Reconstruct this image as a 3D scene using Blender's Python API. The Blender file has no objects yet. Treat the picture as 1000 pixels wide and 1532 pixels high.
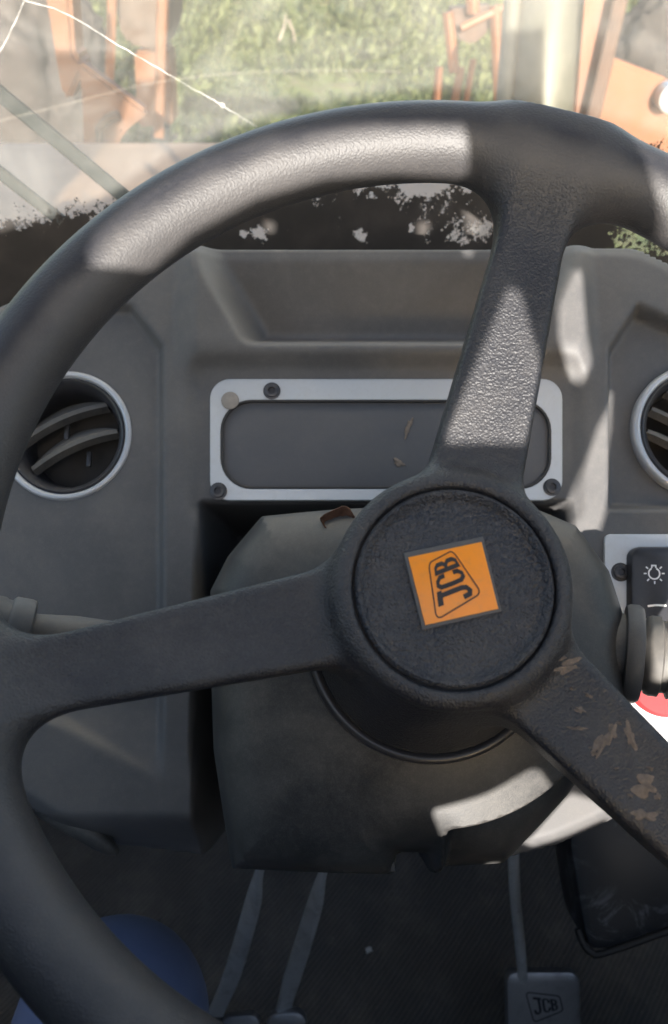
import bpy, bmesh, math, random
import numpy as np
from mathutils import Vector, Matrix
from mathutils.geometry import tessellate_polygon
random.seed(7); rng = np.random.default_rng(7)
scene = bpy.context.scene
R_ = math.radians

# ------------------------------------------------------------------ camera
PITCH = R_(38.0); F = 1200.0; CX, CY = 500.0, 766.0; IMH = 1532.0
CAM = np.array([0.0, 0.0, 1.0])
EX = np.array([1.0, 0, 0]); FW = np.array([0, math.cos(PITCH), -math.sin(PITCH)]); UP = np.array([0, math.sin(PITCH), math.cos(PITCH)])
cd = bpy.data.cameras.new('camera'); cam = bpy.data.objects.new('camera', cd); scene.collection.objects.link(cam)
cam.matrix_world = Matrix(((1, 0, 0, 0), (0, UP[1], -FW[1], 0), (0, UP[2], -FW[2], 1.0), (0, 0, 0, 1)))
cd.sensor_fit = 'VERTICAL'; cd.sensor_height = 36.0; cd.lens = 36.0 * F / IMH
cd.clip_start = 0.02; cd.clip_end = 500
cd.dof.use_dof = True; cd.dof.focus_distance = 0.40; cd.dof.aperture_fstop = 11.0
scene.camera = cam

# ------------------------------------------------------------------ light
SUN_EL, SUN_AZ = R_(15.0), R_(-6.0)            # the sun stands low behind the driver, a little to the right
LDIR = np.array([math.sin(SUN_AZ) * math.cos(SUN_EL), math.cos(SUN_AZ) * math.cos(SUN_EL), -math.sin(SUN_EL)])
world = bpy.data.worlds.new('World'); scene.world = world; world.use_nodes = True
wn = world.node_tree; wn.nodes.clear()
sky = wn.nodes.new('ShaderNodeTexSky'); sky.sky_type = 'NISHITA'; sky.sun_disc = False
sky.sun_elevation = SUN_EL; sky.sun_rotation = math.atan2(-LDIR[0], -LDIR[1])
sky.air_density = 1.0; sky.dust_density = 2.0
bg = wn.nodes.new('ShaderNodeBackground'); bg.inputs[1].default_value = 0.15
wo = wn.nodes.new('ShaderNodeOutputWorld')
wn.links.new(sky.outputs[0], bg.inputs[0]); wn.links.new(bg.outputs[0], wo.inputs[0])
sl = bpy.data.lights.new('sun', 'SUN'); sl.energy = 5.0; sl.angle = R_(0.5); sl.color = (1.0, 0.945, 0.87)
sun = bpy.data.objects.new('sun', sl); scene.collection.objects.link(sun)
sun.rotation_euler = Vector(LDIR).to_track_quat('-Z', 'Y').to_euler(); sun.location = (-1, -4, 4)
vs = scene.view_settings; vs.view_transform = 'Standard'; vs.look = 'None'; vs.gamma = 1.0; vs.exposure = 1.8
vs.use_curve_mapping = False
scene.cycles.use_denoising = True
scene.cycles.max_bounces = 7; scene.cycles.diffuse_bounces = 4; scene.cycles.glossy_bounces = 3; scene.cycles.transparent_max_bounces = 24
scene.cycles.sample_clamp_indirect = 6.0

# ------------------------------------------------------------------ geometry helpers
def ray(px, py):
    return EX * ((px - CX) / F) - UP * ((py - CY) / F) + FW
def at(px, py, Y):                              # point on the sight line at world distance Y ahead
    d = ray(px, py); return CAM + d * (Y / d[1])
def atz(px, py, Z):
    d = ray(px, py); return CAM + d * ((Z - CAM[2]) / d[2])
def atd(px, py, d): return CAM + ray(px, py) * d
class Frame:                                    # a tilted local frame: plane of the wheel, plane of the dash
    def __init__(s, o, ex, ey, ez): s.o, s.ex, s.ey, s.ez = map(np.asarray, (o, ex, ey, ez))
    def loc(s, px, py, h=0.0):
        d = ray(px, py); t = (np.dot(s.o + s.ez * h - CAM, s.ez)) / np.dot(d, s.ez)
        p = CAM + d * t - s.o
        return np.array([p @ s.ex, p @ s.ey, p @ s.ez])
    def world(s, p): return s.o + s.ex * p[0] + s.ey * p[1] + s.ez * p[2]
    def inv(s, w):
        p = np.asarray(w) - s.o; return np.array([p @ s.ex, p @ s.ey, p @ s.ez])
    def matrix(s):
        m = Matrix.Identity(4)
        for i in range(3):
            m[i][0], m[i][1], m[i][2], m[i][3] = s.ex[i], s.ey[i], s.ez[i], s.o[i]
        return m
def cam2w(v): return EX * v[0] - UP * v[1] + FW * v[2]
def frame_from(o, n):
    n = n / np.linalg.norm(n); ex = EX - n * (EX @ n); ex /= np.linalg.norm(ex)
    return Frame(o, ex, np.cross(n, ex), n)
WH = frame_from(CAM + cam2w((0.0431, 0.0249, 0.3068)), cam2w((0.0138, -0.2239, -1.0)))
DA = frame_from(atd(578, 658, 0.50), cam2w((0.0, -math.sin(R_(8)), -math.cos(R_(8)))))

COL = scene.collection
def link(o, parent=None):
    COL.objects.link(o)
    if parent is not None: o.parent = parent
    return o
def mesh_obj(name, verts, faces, mat, parent=None, smooth=True, autosharp=None):
    me = bpy.data.meshes.new(name); me.from_pydata([tuple(map(float, v)) for v in verts], [], [tuple(map(int, f)) for f in faces])
    me.update()
    if mat: me.materials.append(mat)
    if smooth: me.polygons.foreach_set('use_smooth', [True] * len(me.polygons))
    if autosharp: me.set_sharp_from_angle(angle=R_(autosharp))
    return link(bpy.data.objects.new(name, me), parent)
def bm_obj(name, bm, mat, parent=None, smooth=True, sharp=35):
    bmesh.ops.recalc_face_normals(bm, faces=bm.faces)
    me = bpy.data.meshes.new(name); bm.to_mesh(me); bm.free()
    if mat: me.materials.append(mat)
    if smooth:
        me.polygons.foreach_set('use_smooth', [True] * len(me.polygons)); me.set_sharp_from_angle(angle=R_(sharp))
    return link(bpy.data.objects.new(name, me), parent)
def tag(o, label=None, cat=None, group=None, kind=None):
    if label: o['label'] = label
    if cat: o['category'] = cat
    if group: o['group'] = group
    if kind: o['kind'] = kind
    return o
def thing(name, label, cat, matrix=None, loc=None, group=None):
    o = link(bpy.data.objects.new(name, None)); o.empty_display_size = 0.02
    if matrix is not None: o.matrix_world = matrix
    if loc is not None: o.location = loc
    return tag(o, label, cat, group)

def poly_sdf(P, poly):
    P = np.asarray(P); poly = np.asarray(poly, float); d = np.full(len(P), 1e9); s = np.ones(len(P)); M = len(poly)
    for i in range(M):
        a, b = poly[i], poly[i - 1]; e = b - a; w = P - a
        t = np.clip((w @ e) / (e @ e), 0, 1); q = w - t[:, None] * e
        d = np.minimum(d, (q * q).sum(1))
        c1 = P[:, 1] >= a[1]; c2 = P[:, 1] < b[1]; c3 = e[0] * w[:, 1] > e[1] * w[:, 0]
        fl = (c1 & c2 & c3) | (~c1 & ~c2 & ~c3); s[fl] *= -1
    return s * np.sqrt(d)
def sstep(x, a, b):
    t = np.clip((x - a) / (b - a), 0, 1); return t * t * (3 - 2 * t)
def smin(a, b, k):
    h = np.maximum(k - np.abs(a - b), 0) / k; return np.minimum(a, b) - h * h * k * 0.25
def smax(a, b, k): return -smin(-a, -b, k)

def surface_nets(f, lo, hi, cell):
    lo, hi = np.array(lo, float), np.array(hi, float); n = np.ceil((hi - lo) / cell).astype(int) + 1
    ax = [lo[i] + cell * np.arange(n[i]) for i in range(3)]
    G = np.stack(np.meshgrid(*ax, indexing='ij'), -1).reshape(-1, 3)
    V = f(G).reshape(n); S = V < 0
    acc = np.zeros(tuple(n - 1) + (3,)); cnt = np.zeros(tuple(n - 1))
    corners = [(i, j, k) for i in (0, 1) for j in (0, 1) for k in (0, 1)]
    def sl(c): return tuple(slice(c[i], n[i] - 1 + c[i]) for i in range(3))
    for c in corners:
        for a in range(3):
            if c[a] == 0:
                e = list(c); e[a] = 1
                v0, v1 = V[sl(c)], V[sl(e)]; m = (v0 < 0) != (v1 < 0)
                t = np.where(m, v0 / np.where(m, v0 - v1, 1), 0)
                for q in range(3):
                    acc[..., q] += np.where(m, c[q] + (t if q == a else 0), 0)
                cnt += m
    act = cnt > 0; idx = -np.ones(cnt.shape, int); idx[act] = np.arange(act.sum())
    base = np.argwhere(act); pts = lo + cell * (base + acc[act] / cnt[act][:, None])
    def grad(p, h=cell * 0.05):
        g = np.stack([(f(p + np.eye(3)[i] * h) - f(p - np.eye(3)[i] * h)) / (2 * h) for i in range(3)], 1)
        return g
    for _ in range(3):
        g = grad(pts); v = f(pts); st = (v / np.maximum((g * g).sum(1), 0.05))[:, None] * g
        ln = np.linalg.norm(st, axis=1)[:, None]; pts = pts - st * np.minimum(1, cell * 0.5 / np.maximum(ln, 1e-9))
    g = grad(pts); nrm = g / np.maximum(np.linalg.norm(g, axis=1)[:, None], 1e-9)
    quads = []
    for a in range(3):
        b, c = (a + 1) % 3, (a + 2) % 3
        s0 = [slice(1, n[i] - 1) for i in range(3)]; s0[a] = slice(0, n[a] - 1); s1 = list(s0); s1[a] = slice(1, n[a])
        A, B = S[tuple(s0)], S[tuple(s1)]; off = np.array([x.start for x in s0])
        for flip, m in ((False, A & ~B), (True, ~A & B)):
            e = np.argwhere(m) + off
            if not len(e): continue
            def g_(db, dc):
                q = e.copy(); q[:, b] += db; q[:, c] += dc; return idx[q[:, 0], q[:, 1], q[:, 2]]
            q = np.stack([g_(-1, -1), g_(0, -1), g_(0, 0), g_(-1, 0)], 1)
            if flip: q = q[:, ::-1]
            quads.append(q)
    return pts, nrm, np.concatenate(quads)
def nets_obj(name, pts, nrm, quads, mat, parent=None):
    used = np.unique(quads); rem = -np.ones(len(pts), int); rem[used] = np.arange(len(used))
    o = mesh_obj(name, pts[used], rem[quads], mat, parent)
    o.data.normals_split_custom_set_from_vertices([tuple(v) for v in nrm[used]])
    return o

def lathe(name, prof, mat, parent=None, M=None, seg=64, sharp=40, cap=True):
    bm = bmesh.new(); rings = []
    for r, z in prof:
        if r < 1e-6: rings.append([bm.verts.new((0, 0, z))]); continue
        rings.append([bm.verts.new((r * math.cos(2 * math.pi * i / seg), r * math.sin(2 * math.pi * i / seg), z)) for i in range(seg)])
    for A, B in zip(rings, rings[1:]):
        for i in range(seg):
            j = (i + 1) % seg
            if len(A) == 1: bm.faces.new((A[0], B[i], B[j]))
            elif len(B) == 1: bm.faces.new((A[i], B[0], A[j]))
            else: bm.faces.new((A[i], B[i], B[j], A[j]))
    if M is not None: bmesh.ops.transform(bm, matrix=M, verts=bm.verts)
    return bm_obj(name, bm, mat, parent, sharp=sharp)
def axis_matrix(o, z, xh=(1, 0, 0)):
    z = Vector(z).normalized(); x = Vector(xh); x = (x - z * x.dot(z))
    if x.length < 1e-4: x = Vector((0, 1, 0)) - z * z[1]
    x.normalize(); y = z.cross(x)
    return Matrix(((x[0], y[0], z[0], o[0]), (x[1], y[1], z[1], o[1]), (x[2], y[2], z[2], o[2]), (0, 0, 0, 1)))
def rrect(cx, cy, w, h, r, n=8):
    L = []
    for sx, sy, a0 in ((1, 1, 0), (-1, 1, 90), (-1, -1, 180), (1, -1, 270)):
        for i in range(n + 1):
            a = R_(a0 + 90 * i / n); L.append((cx + sx * (w / 2 - r) + r * math.cos(a), cy + sy * (h / 2 - r) + r * math.sin(a)))
    return L
def inset_loop(L, d):
    out = []; n = len(L)
    for i in range(n):
        a, b, c = np.array(L[i - 1]), np.array(L[i]), np.array(L[(i + 1) % n])
        e1 = b - a; e2 = c - b
        n1 = np.array([-e1[1], e1[0]]) / max(np.linalg.norm(e1), 1e-9); n2 = np.array([-e2[1], e2[0]]) / max(np.linalg.norm(e2), 1e-9)
        m = n1 + n2; m /= max(np.linalg.norm(m), 1e-9); out.append(tuple(b + m * d / max(0.4, m @ n1)))
    return out
def slab(name, loop, z0, z1, mat, parent=None, bev=0.0006, M=None, sharp=30):
    """closed outline (counter-clockwise) extruded z0..z1 with a rounded front edge"""
    area = sum(loop[i - 1][0] * loop[i][1] - loop[i][0] * loop[i - 1][1] for i in range(len(loop)))
    if area < 0: loop = loop[::-1]
    bm = bmesh.new()
    levels = [(0, z0), (0, z1 - bev)] + ([(bev * 0.3, z1 - bev * 0.3), (bev, z1)] if bev > 0 else [])
    rings = [[bm.verts.new((x, y, z)) for x, y in (inset_loop(loop, d) if d else loop)] for d, z in levels]
    n = len(loop)
    for A, B in zip(rings, rings[1:]):
        for i in range(n): bm.faces.new((A[i], A[(i + 1) % n], B[(i + 1) % n], B[i]))
    bm.faces.new(rings[-1]); bm.faces.new(rings[0][::-1])
    if M is not None: bmesh.ops.transform(bm, matrix=M, verts=bm.verts)
    bmesh.ops.triangulate(bm, faces=[f for f in bm.faces if len(f.verts) > 4])
    return bm_obj(name, bm, mat, parent, sharp=sharp)
def ring_slab(name, outer, inner, z0, z1, mat, parent=None, bev=0.0005):
    bm = bmesh.new(); n = len(outer)
    lv = [(outer, z0), (outer, z1 - bev), (inset_loop(outer, bev), z1), (inset_loop(inner, -bev), z1), (inner, z1 - bev), (inner, z0)]
    rings = [[bm.verts.new((x, y, z)) for x, y in L] for L, z in lv]
    for A, B in zip(rings, rings[1:] + rings[:1]):
        for i in range(n): bm.faces.new((A[i], A[(i + 1) % n], B[(i + 1) % n], B[i]))
    return bm_obj(name, bm, mat, parent, sharp=30)
def tube(name, pts, rad, mat, parent=None, seg=12, sq=None):
    """swept tube; rad a number or list; sq = (width, thickness) gives a rounded flat bar"""
    pts = [Vector(p) for p in pts]; bm = bmesh.new(); rings = []; n = len(pts); up = Vector((0.13, 0.2, 0.97))
    for i, p in enumerate(pts):
        t = (pts[min(i + 1, n - 1)] - pts[max(i - 1, 0)]).normalized()
        x = t.cross(up); x = x.normalized() if x.length > 1e-3 else Vector((1, 0, 0)); y = x.cross(t)
        r = rad[i] if isinstance(rad, (list, tuple)) else rad
        ring = []
        if sq:
            for (a, b) in rrect(0, 0, sq[0], sq[1], min(sq) * 0.25, 2): ring.append(bm.verts.new(p + x * a + y * b))
        else:
            for k in range(seg):
                a = 2 * math.pi * k / seg; ring.append(bm.verts.new(p + x * (r * math.cos(a)) + y * (r * math.sin(a))))
        rings.append(ring)
    m = len(rings[0])
    for A, B in zip(rings, rings[1:]):
        for k in range(m): bm.faces.new((A[k], A[(k + 1) % m], B[(k + 1) % m], B[k]))
    bm.faces.new(rings[0][::-1]); bm.faces.new(rings[-1])
    return bm_obj(name, bm, mat, parent, sharp=50)
def box_bm(bm, c, s, bev=0.0):
    r = bmesh.ops.create_cube(bm, size=1.0); bmesh.ops.scale(bm, vec=s, verts=r['verts']); bmesh.ops.translate(bm, vec=c, verts=r['verts'])
    if bev > 0: bmesh.ops.bevel(bm, geom=list({e for v in r['verts'] for e in v.link_edges}), offset=bev, segments=3, affect='EDGES', profile=0.5)
def box_obj(name, c, s, mat, parent=None, bev=0.004):
    bm = bmesh.new(); box_bm(bm, c, s, bev); return bm_obj(name, bm, mat, parent)
def smooth_path(P, n):
    P = [np.array(p, float) for p in P]; P = [2 * P[0] - P[1]] + P + [2 * P[-1] - P[-2]]; out = []
    for i in range(1, len(P) - 2):
        for k in range(n):
            t = k / n; a, b, c, d = P[i - 1:i + 3]
            out.append(0.5 * ((2 * b) + (-a + c) * t + (2 * a - 5 * b + 4 * c - d) * t * t + (-a + 3 * b - 3 * c + d) * t ** 3))
    out.append(P[-2]); return out

# ------------------------------------------------------------------ materials
class NT:
    def __init__(s, name):
        s.m = bpy.data.materials.new(name); s.m.use_nodes = True; s.t = s.m.node_tree; s.t.nodes.clear()
        s.out = s.n('ShaderNodeOutputMaterial'); s.tc = s.n('ShaderNodeTexCoord')
    def n(s, typ, **kw):
        nd = s.t.nodes.new(typ)
        for k, v in kw.items(): setattr(nd, k, v)
        return nd
    def set(s, sock, v):
        if isinstance(v, bpy.types.NodeSocket): s.t.links.new(v, sock)
        else: sock.default_value = v
    def noise(s, scale, detail=4, rough=0.55, vec=None, dist=0.0):
        nd = s.n('ShaderNodeTexNoise'); s.set(nd.inputs['Vector'], vec if vec is not None else s.tc.outputs['Object'])
        nd.inputs['Scale'].default_value = scale; nd.inputs['Detail'].default_value = detail; nd.inputs['Roughness'].default_value = rough
        nd.inputs['Distortion'].default_value = dist; return nd.outputs['Fac']
    def ramp(s, v, a, b, lo=0.0, hi=1.0):
        nd = s.n('ShaderNodeMapRange'); nd.interpolation_type = 'SMOOTHSTEP'; s.set(nd.inputs[0], v)
        for i, q in zip((1, 2, 3, 4), (a, b, lo, hi)): s.set(nd.inputs[i], q)
        return nd.outputs[0]
    def math(s, op, a, b=0.0, c=None):
        nd = s.n('ShaderNodeMath', operation=op); s.set(nd.inputs[0], a); s.set(nd.inputs[1], b)
        if c is not None: s.set(nd.inputs[2], c)
        return nd.outputs[0]
    def mix(s, f, a, b):
        nd = s.n('ShaderNodeMix', data_type='RGBA'); s.set(nd.inputs[0], f)
        s.set(nd.inputs[6], a if isinstance(a, bpy.types.NodeSocket) else (*a, 1)); s.set(nd.inputs[7], b if isinstance(b, bpy.types.NodeSocket) else (*b, 1))
        return nd.outputs[2]
    def bump(s, h, strength, dist, nrm=None):
        nd = s.n('ShaderNodeBump'); s.set(nd.inputs['Height'], h); nd.inputs['Strength'].default_value = strength; nd.inputs['Distance'].default_value = dist
        if nrm is not None: s.t.links.new(nrm, nd.inputs['Normal'])
        return nd.outputs[0]
    def bsdf(s, color, rough=0.5, metal=0.0, nrm=None, spec=0.5, coat=0.0, sheen=0.0):
        nd = s.n('ShaderNodeBsdfPrincipled')
        s.set(nd.inputs['Base Color'], color if isinstance(color, bpy.types.NodeSocket) else (*color, 1))
        s.set(nd.inputs['Roughness'], rough); s.set(nd.inputs['Metallic'], metal); s.set(nd.inputs['Specular IOR Level'], spec)
        nd.inputs['Coat Weight'].default_value = coat; nd.inputs['Sheen Weight'].default_value = sheen
        if nrm is not None: s.t.links.new(nrm, nd.inputs['Normal'])
        return nd.outputs[0]
    def done(s, sh): s.t.links.new(sh, s.out.inputs['Surface']); return s.m

def plastic(name, col, dust=(0.20, 0.17, 0.14), amt=0.35, grain=700.0, gstr=0.35, gdist=0.0005, rough=0.5, up=0.25, up0=0.2, speck=0.5, tube=False, dscale=22.0):
    t = NT(name)
    if grain > 0:
        wob = t.n('ShaderNodeVectorMath', operation='ADD'); nz = t.n('ShaderNodeTexNoise'); t.t.links.new(t.tc.outputs['Object'], nz.inputs['Vector'])
        nz.inputs['Scale'].default_value = grain * 0.55; nz.inputs['Detail'].default_value = 2
        sc = t.n('ShaderNodeVectorMath', operation='SCALE'); t.t.links.new(nz.outputs['Color'], sc.inputs[0]); sc.inputs['Scale'].default_value = 1.6 / grain
        t.t.links.new(t.tc.outputs['Object'], wob.inputs[0]); t.t.links.new(sc.outputs[0], wob.inputs[1])
        vo = t.n('ShaderNodeTexVoronoi', feature='SMOOTH_F1'); t.t.links.new(wob.outputs[0], vo.inputs['Vector']); vo.inputs['Scale'].default_value = grain
        vo.inputs['Smoothness'].default_value = 0.4
        hgt = t.math('SUBTRACT', 1.0, vo.outputs['Distance'])
        hgt = t.math('ADD', hgt, t.math('MULTIPLY', t.noise(grain * 0.35, 3), 0.6))
        if tube:                                                               # the rim is worn smoother than the spokes
            so = t.n('ShaderNodeSeparateXYZ'); t.t.links.new(t.tc.outputs['Object'], so.inputs[0])
            rr0 = t.math('SQRT', t.math('ADD', t.math('MULTIPLY', so.outputs[0], so.outputs[0]), t.math('MULTIPLY', so.outputs[1], so.outputs[1])))
            hgt = t.math('MULTIPLY', hgt, t.ramp(rr0, 0.160, 0.180, 1.0, 0.28))
        nrm = t.bump(hgt, gstr, gdist)
        pit = t.ramp(vo.outputs['Distance'], 0.35, 0.75)
    else:
        hgt = t.noise(900, 2); nrm = t.bump(hgt, 0.15, 0.0002); pit = t.math('MULTIPLY', t.noise(500, 2), 0.5)
    geo = t.n('ShaderNodeNewGeometry'); sx = t.n('ShaderNodeSeparateXYZ'); t.t.links.new(geo.outputs['Normal'], sx.inputs[0])
    big = t.ramp(t.noise(dscale, 6, 0.62, dist=0.4), 0.36, 0.68)
    fine = t.ramp(t.noise(dscale * 14, 4, 0.7), 0.42, 0.75)
    d = t.math('MULTIPLY', big, amt)
    d = t.math('ADD', d, t.math('MULTIPLY', t.math('MULTIPLY', fine, amt), speck))
    d = t.math('ADD', d, t.math('MULTIPLY', t.ramp(sx.outputs[2], up0, 1.0), up))
    d = t.math('ADD', d, t.math('MULTIPLY', pit, amt * 0.35))
    if tube:                                                                   # dust plus painted light: rim's lit inner side paler, outer third dark
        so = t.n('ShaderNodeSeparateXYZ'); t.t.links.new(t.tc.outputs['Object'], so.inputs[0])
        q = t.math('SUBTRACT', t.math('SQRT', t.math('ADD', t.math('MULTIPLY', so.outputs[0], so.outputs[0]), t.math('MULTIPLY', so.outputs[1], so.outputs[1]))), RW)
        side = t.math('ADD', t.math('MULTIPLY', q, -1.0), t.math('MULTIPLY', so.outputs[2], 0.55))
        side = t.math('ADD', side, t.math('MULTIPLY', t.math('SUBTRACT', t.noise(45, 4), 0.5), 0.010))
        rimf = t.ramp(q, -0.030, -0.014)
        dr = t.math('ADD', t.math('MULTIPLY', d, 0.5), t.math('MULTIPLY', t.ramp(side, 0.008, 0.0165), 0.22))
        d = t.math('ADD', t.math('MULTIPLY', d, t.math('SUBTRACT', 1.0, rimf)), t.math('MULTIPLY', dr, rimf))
    cr = t.ramp(t.noise(dscale * 30, 2, 0.5), 0.74, 0.80)                      # crumbs of dirt
    d = t.math('MAXIMUM', d, t.math('MULTIPLY', cr, 0.55 * min(1, amt * 3)))
    d = t.math('MINIMUM', d, 0.95)
    c = t.mix(d, col, dust)
    hue = t.ramp(t.noise(dscale * 0.4, 3), 0.3, 0.7)
    c = t.mix(t.math('MULTIPLY', hue, 0.25), c, tuple(q * 0.75 for q in col))
    rg = t.math('ADD', rough, t.math('MULTIPLY', d, 0.45))
    return t.done(t.bsdf(c, t.math('MINIMUM', rg, 0.95), nrm=nrm, spec=0.42))
def metal(name, col, rough=0.35, met=0.6, amt=0.25, dust=(0.25, 0.21, 0.17), sc=40):
    t = NT(name); d = t.ramp(t.noise(sc, 6, 0.65, dist=0.6), 0.45, 0.75); f = t.ramp(t.noise(sc * 12, 3), 0.5, 0.8)
    m = t.math('MINIMUM', t.math('ADD', t.math('MULTIPLY', d, amt), t.math('MULTIPLY', f, amt * 0.6)), 0.9)
    return t.done(t.bsdf(t.mix(m, col, dust), t.math('ADD', rough, t.math('MULTIPLY', m, 0.4)), met, t.bump(t.noise(sc * 20, 2), 0.08, 0.0003)))
def plain(name, col, rough=0.6, sc=60, var=0.3, bump=0.1, metalv=0.0):
    t = NT(name); v = t.ramp(t.noise(sc, 5, 0.6), 0.3, 0.72)
    return t.done(t.bsdf(t.mix(t.math('MULTIPLY', v, var), col, tuple(q * 0.4 for q in col)), rough, metalv, t.bump(t.noise(sc * 6, 3), bump, 0.001)))

M = {}
RW, TUBE = 0.19, 0.0164
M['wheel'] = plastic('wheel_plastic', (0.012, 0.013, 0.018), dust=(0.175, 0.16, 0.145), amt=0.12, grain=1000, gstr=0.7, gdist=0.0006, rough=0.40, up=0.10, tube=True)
M['cap'] = plastic('cap_plastic', (0.018, 0.021, 0.030), dust=(0.17, 0.15, 0.13), amt=0.16, grain=850, gstr=1.0, gdist=0.0009, rough=0.40, up=0.06)
M['dash'] = plastic('dash_plastic', (0.063, 0.062, 0.064), dust=(0.20, 0.185, 0.17), amt=0.20, grain=1500, gstr=0.12, gdist=0.0003, rough=0.52, up=0.10, dscale=14)
M['shroud'] = plastic('shroud_plastic', (0.021, 0.021, 0.022), dust=(0.22, 0.20, 0.175), amt=0.18, grain=1500, gstr=0.12, gdist=0.0003, rough=0.45, up=0.50, up0=0.70, dscale=26)
M['black'] = plastic('black_plastic', (0.012, 0.012, 0.013), dust=(0.10, 0.085, 0.07), amt=0.18, grain=0, rough=0.5, up=0.1)
M['gloss'] = plastic('smooth_black_plastic', (0.020, 0.021, 0.026), dust=(0.16, 0.14, 0.12), amt=0.10, grain=0, rough=0.28, up=0.04)
M['panel'] = plastic('blank_panel_plastic', (0.066, 0.066, 0.072), dust=(0.18, 0.16, 0.14), amt=0.10, grain=1600, gstr=0.15, gdist=0.0003, rough=0.5, up=0.03)
M['alu'] = metal('satin_aluminium', (0.52, 0.53, 0.54), 0.40, 0.45, 0.28, dust=(0.42, 0.39, 0.35))
M['ring'] = metal('silver_paint', (0.42, 0.43, 0.45), 0.36, 0.4, 0.15)
M['steel'] = metal('dull_steel', (0.42, 0.42, 0.44), 0.38, 0.75, 0.35, dust=(0.10, 0.085, 0.07))
M['zinc'] = metal('zinc_bar', (0.68, 0.68, 0.68), 0.45, 0.4, 0.35, dust=(0.15, 0.13, 0.11))
M['screw'] = metal('blackened_steel', (0.05, 0.05, 0.055), 0.4, 0.5, 0.2)
M['plug'] = plain('beige_plug', (0.24, 0.21, 0.18), 0.6, 200, 0.3)
M['orange'] = NT('badge_orange'); t = M['orange']
dd = t.ramp(t.noise(260, 5, 0.65), 0.45, 0.8)
M['orange'] = t.done(t.bsdf(t.mix(t.math('MULTIPLY', dd, 0.35), (0.86, 0.27, 0.018), (0.50, 0.22, 0.08)), 0.38, nrm=t.bump(t.noise(700, 2), 0.05, 0.0002)))
M['ink'] = plain('badge_black', (0.018, 0.013, 0.012), 0.45, 300, 0.2)
M['emboss'] = plain('embossed_line', (0.03, 0.032, 0.04), 0.5, 300, 0.2)
M['white'] = plain('white_print', (0.75, 0.75, 0.74), 0.5, 300, 0.15)
M['red'] = plain('red_plastic', (0.34, 0.018, 0.022), 0.75, 120, 0.2)
M['mud'] = plain('dried_mud', (0.19, 0.15, 0.12), 0.95, 420, 0.6, 0.6)
M['leaf'] = plain('dry_leaf', (0.12, 0.055, 0.03), 0.85, 240, 0.7, 0.5)
M['stalk'] = plastic('worn_stalk_plastic', (0.070, 0.067, 0.064), dust=(0.21, 0.19, 0.165), amt=0.3, grain=0, rough=0.5, up=0.2)
M['blue'] = NT('blue_cloth'); t = M['blue']
M['blue'] = t.done(t.bsdf(t.mix(t.ramp(t.noise(60, 4), 0.3, 0.7), (0.11, 0.14, 0.25), (0.125, 0.155, 0.27)), 0.75, nrm=t.bump(t.noise(1400, 2), 0.12, 0.0003), sheen=0.2))

def mat_floor():
    t = NT('ribbed_rubber'); mp = t.n('ShaderNodeMapping'); mp.inputs['Rotation'].default_value = (0, 0, R_(38)); t.t.links.new(t.tc.outputs['Object'], mp.inputs[0])
    w = t.n('ShaderNodeTexWave', wave_type='BANDS'); w.inputs['Scale'].default_value = 60; w.inputs['Distortion'].default_value = 0.3; t.t.links.new(mp.outputs[0], w.inputs[0])
    d = t.ramp(t.noise(18, 6, 0.65), 0.42, 0.75); f = t.ramp(t.noise(300, 3, 0.6), 0.62, 0.75)
    m = t.math('ADD', t.math('MULTIPLY', d, 0.35), t.math('MULTIPLY', f, 0.5)); m = t.math('ADD', m, t.math('MULTIPLY', w.outputs['Fac'], 0.22))
    return t.done(t.bsdf(t.mix(m, (0.075, 0.073, 0.072), (0.26, 0.23, 0.20)), 0.8, nrm=t.bump(w.outputs['Fac'], 0.7, 0.002)))
M['floor'] = mat_floor()

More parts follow.
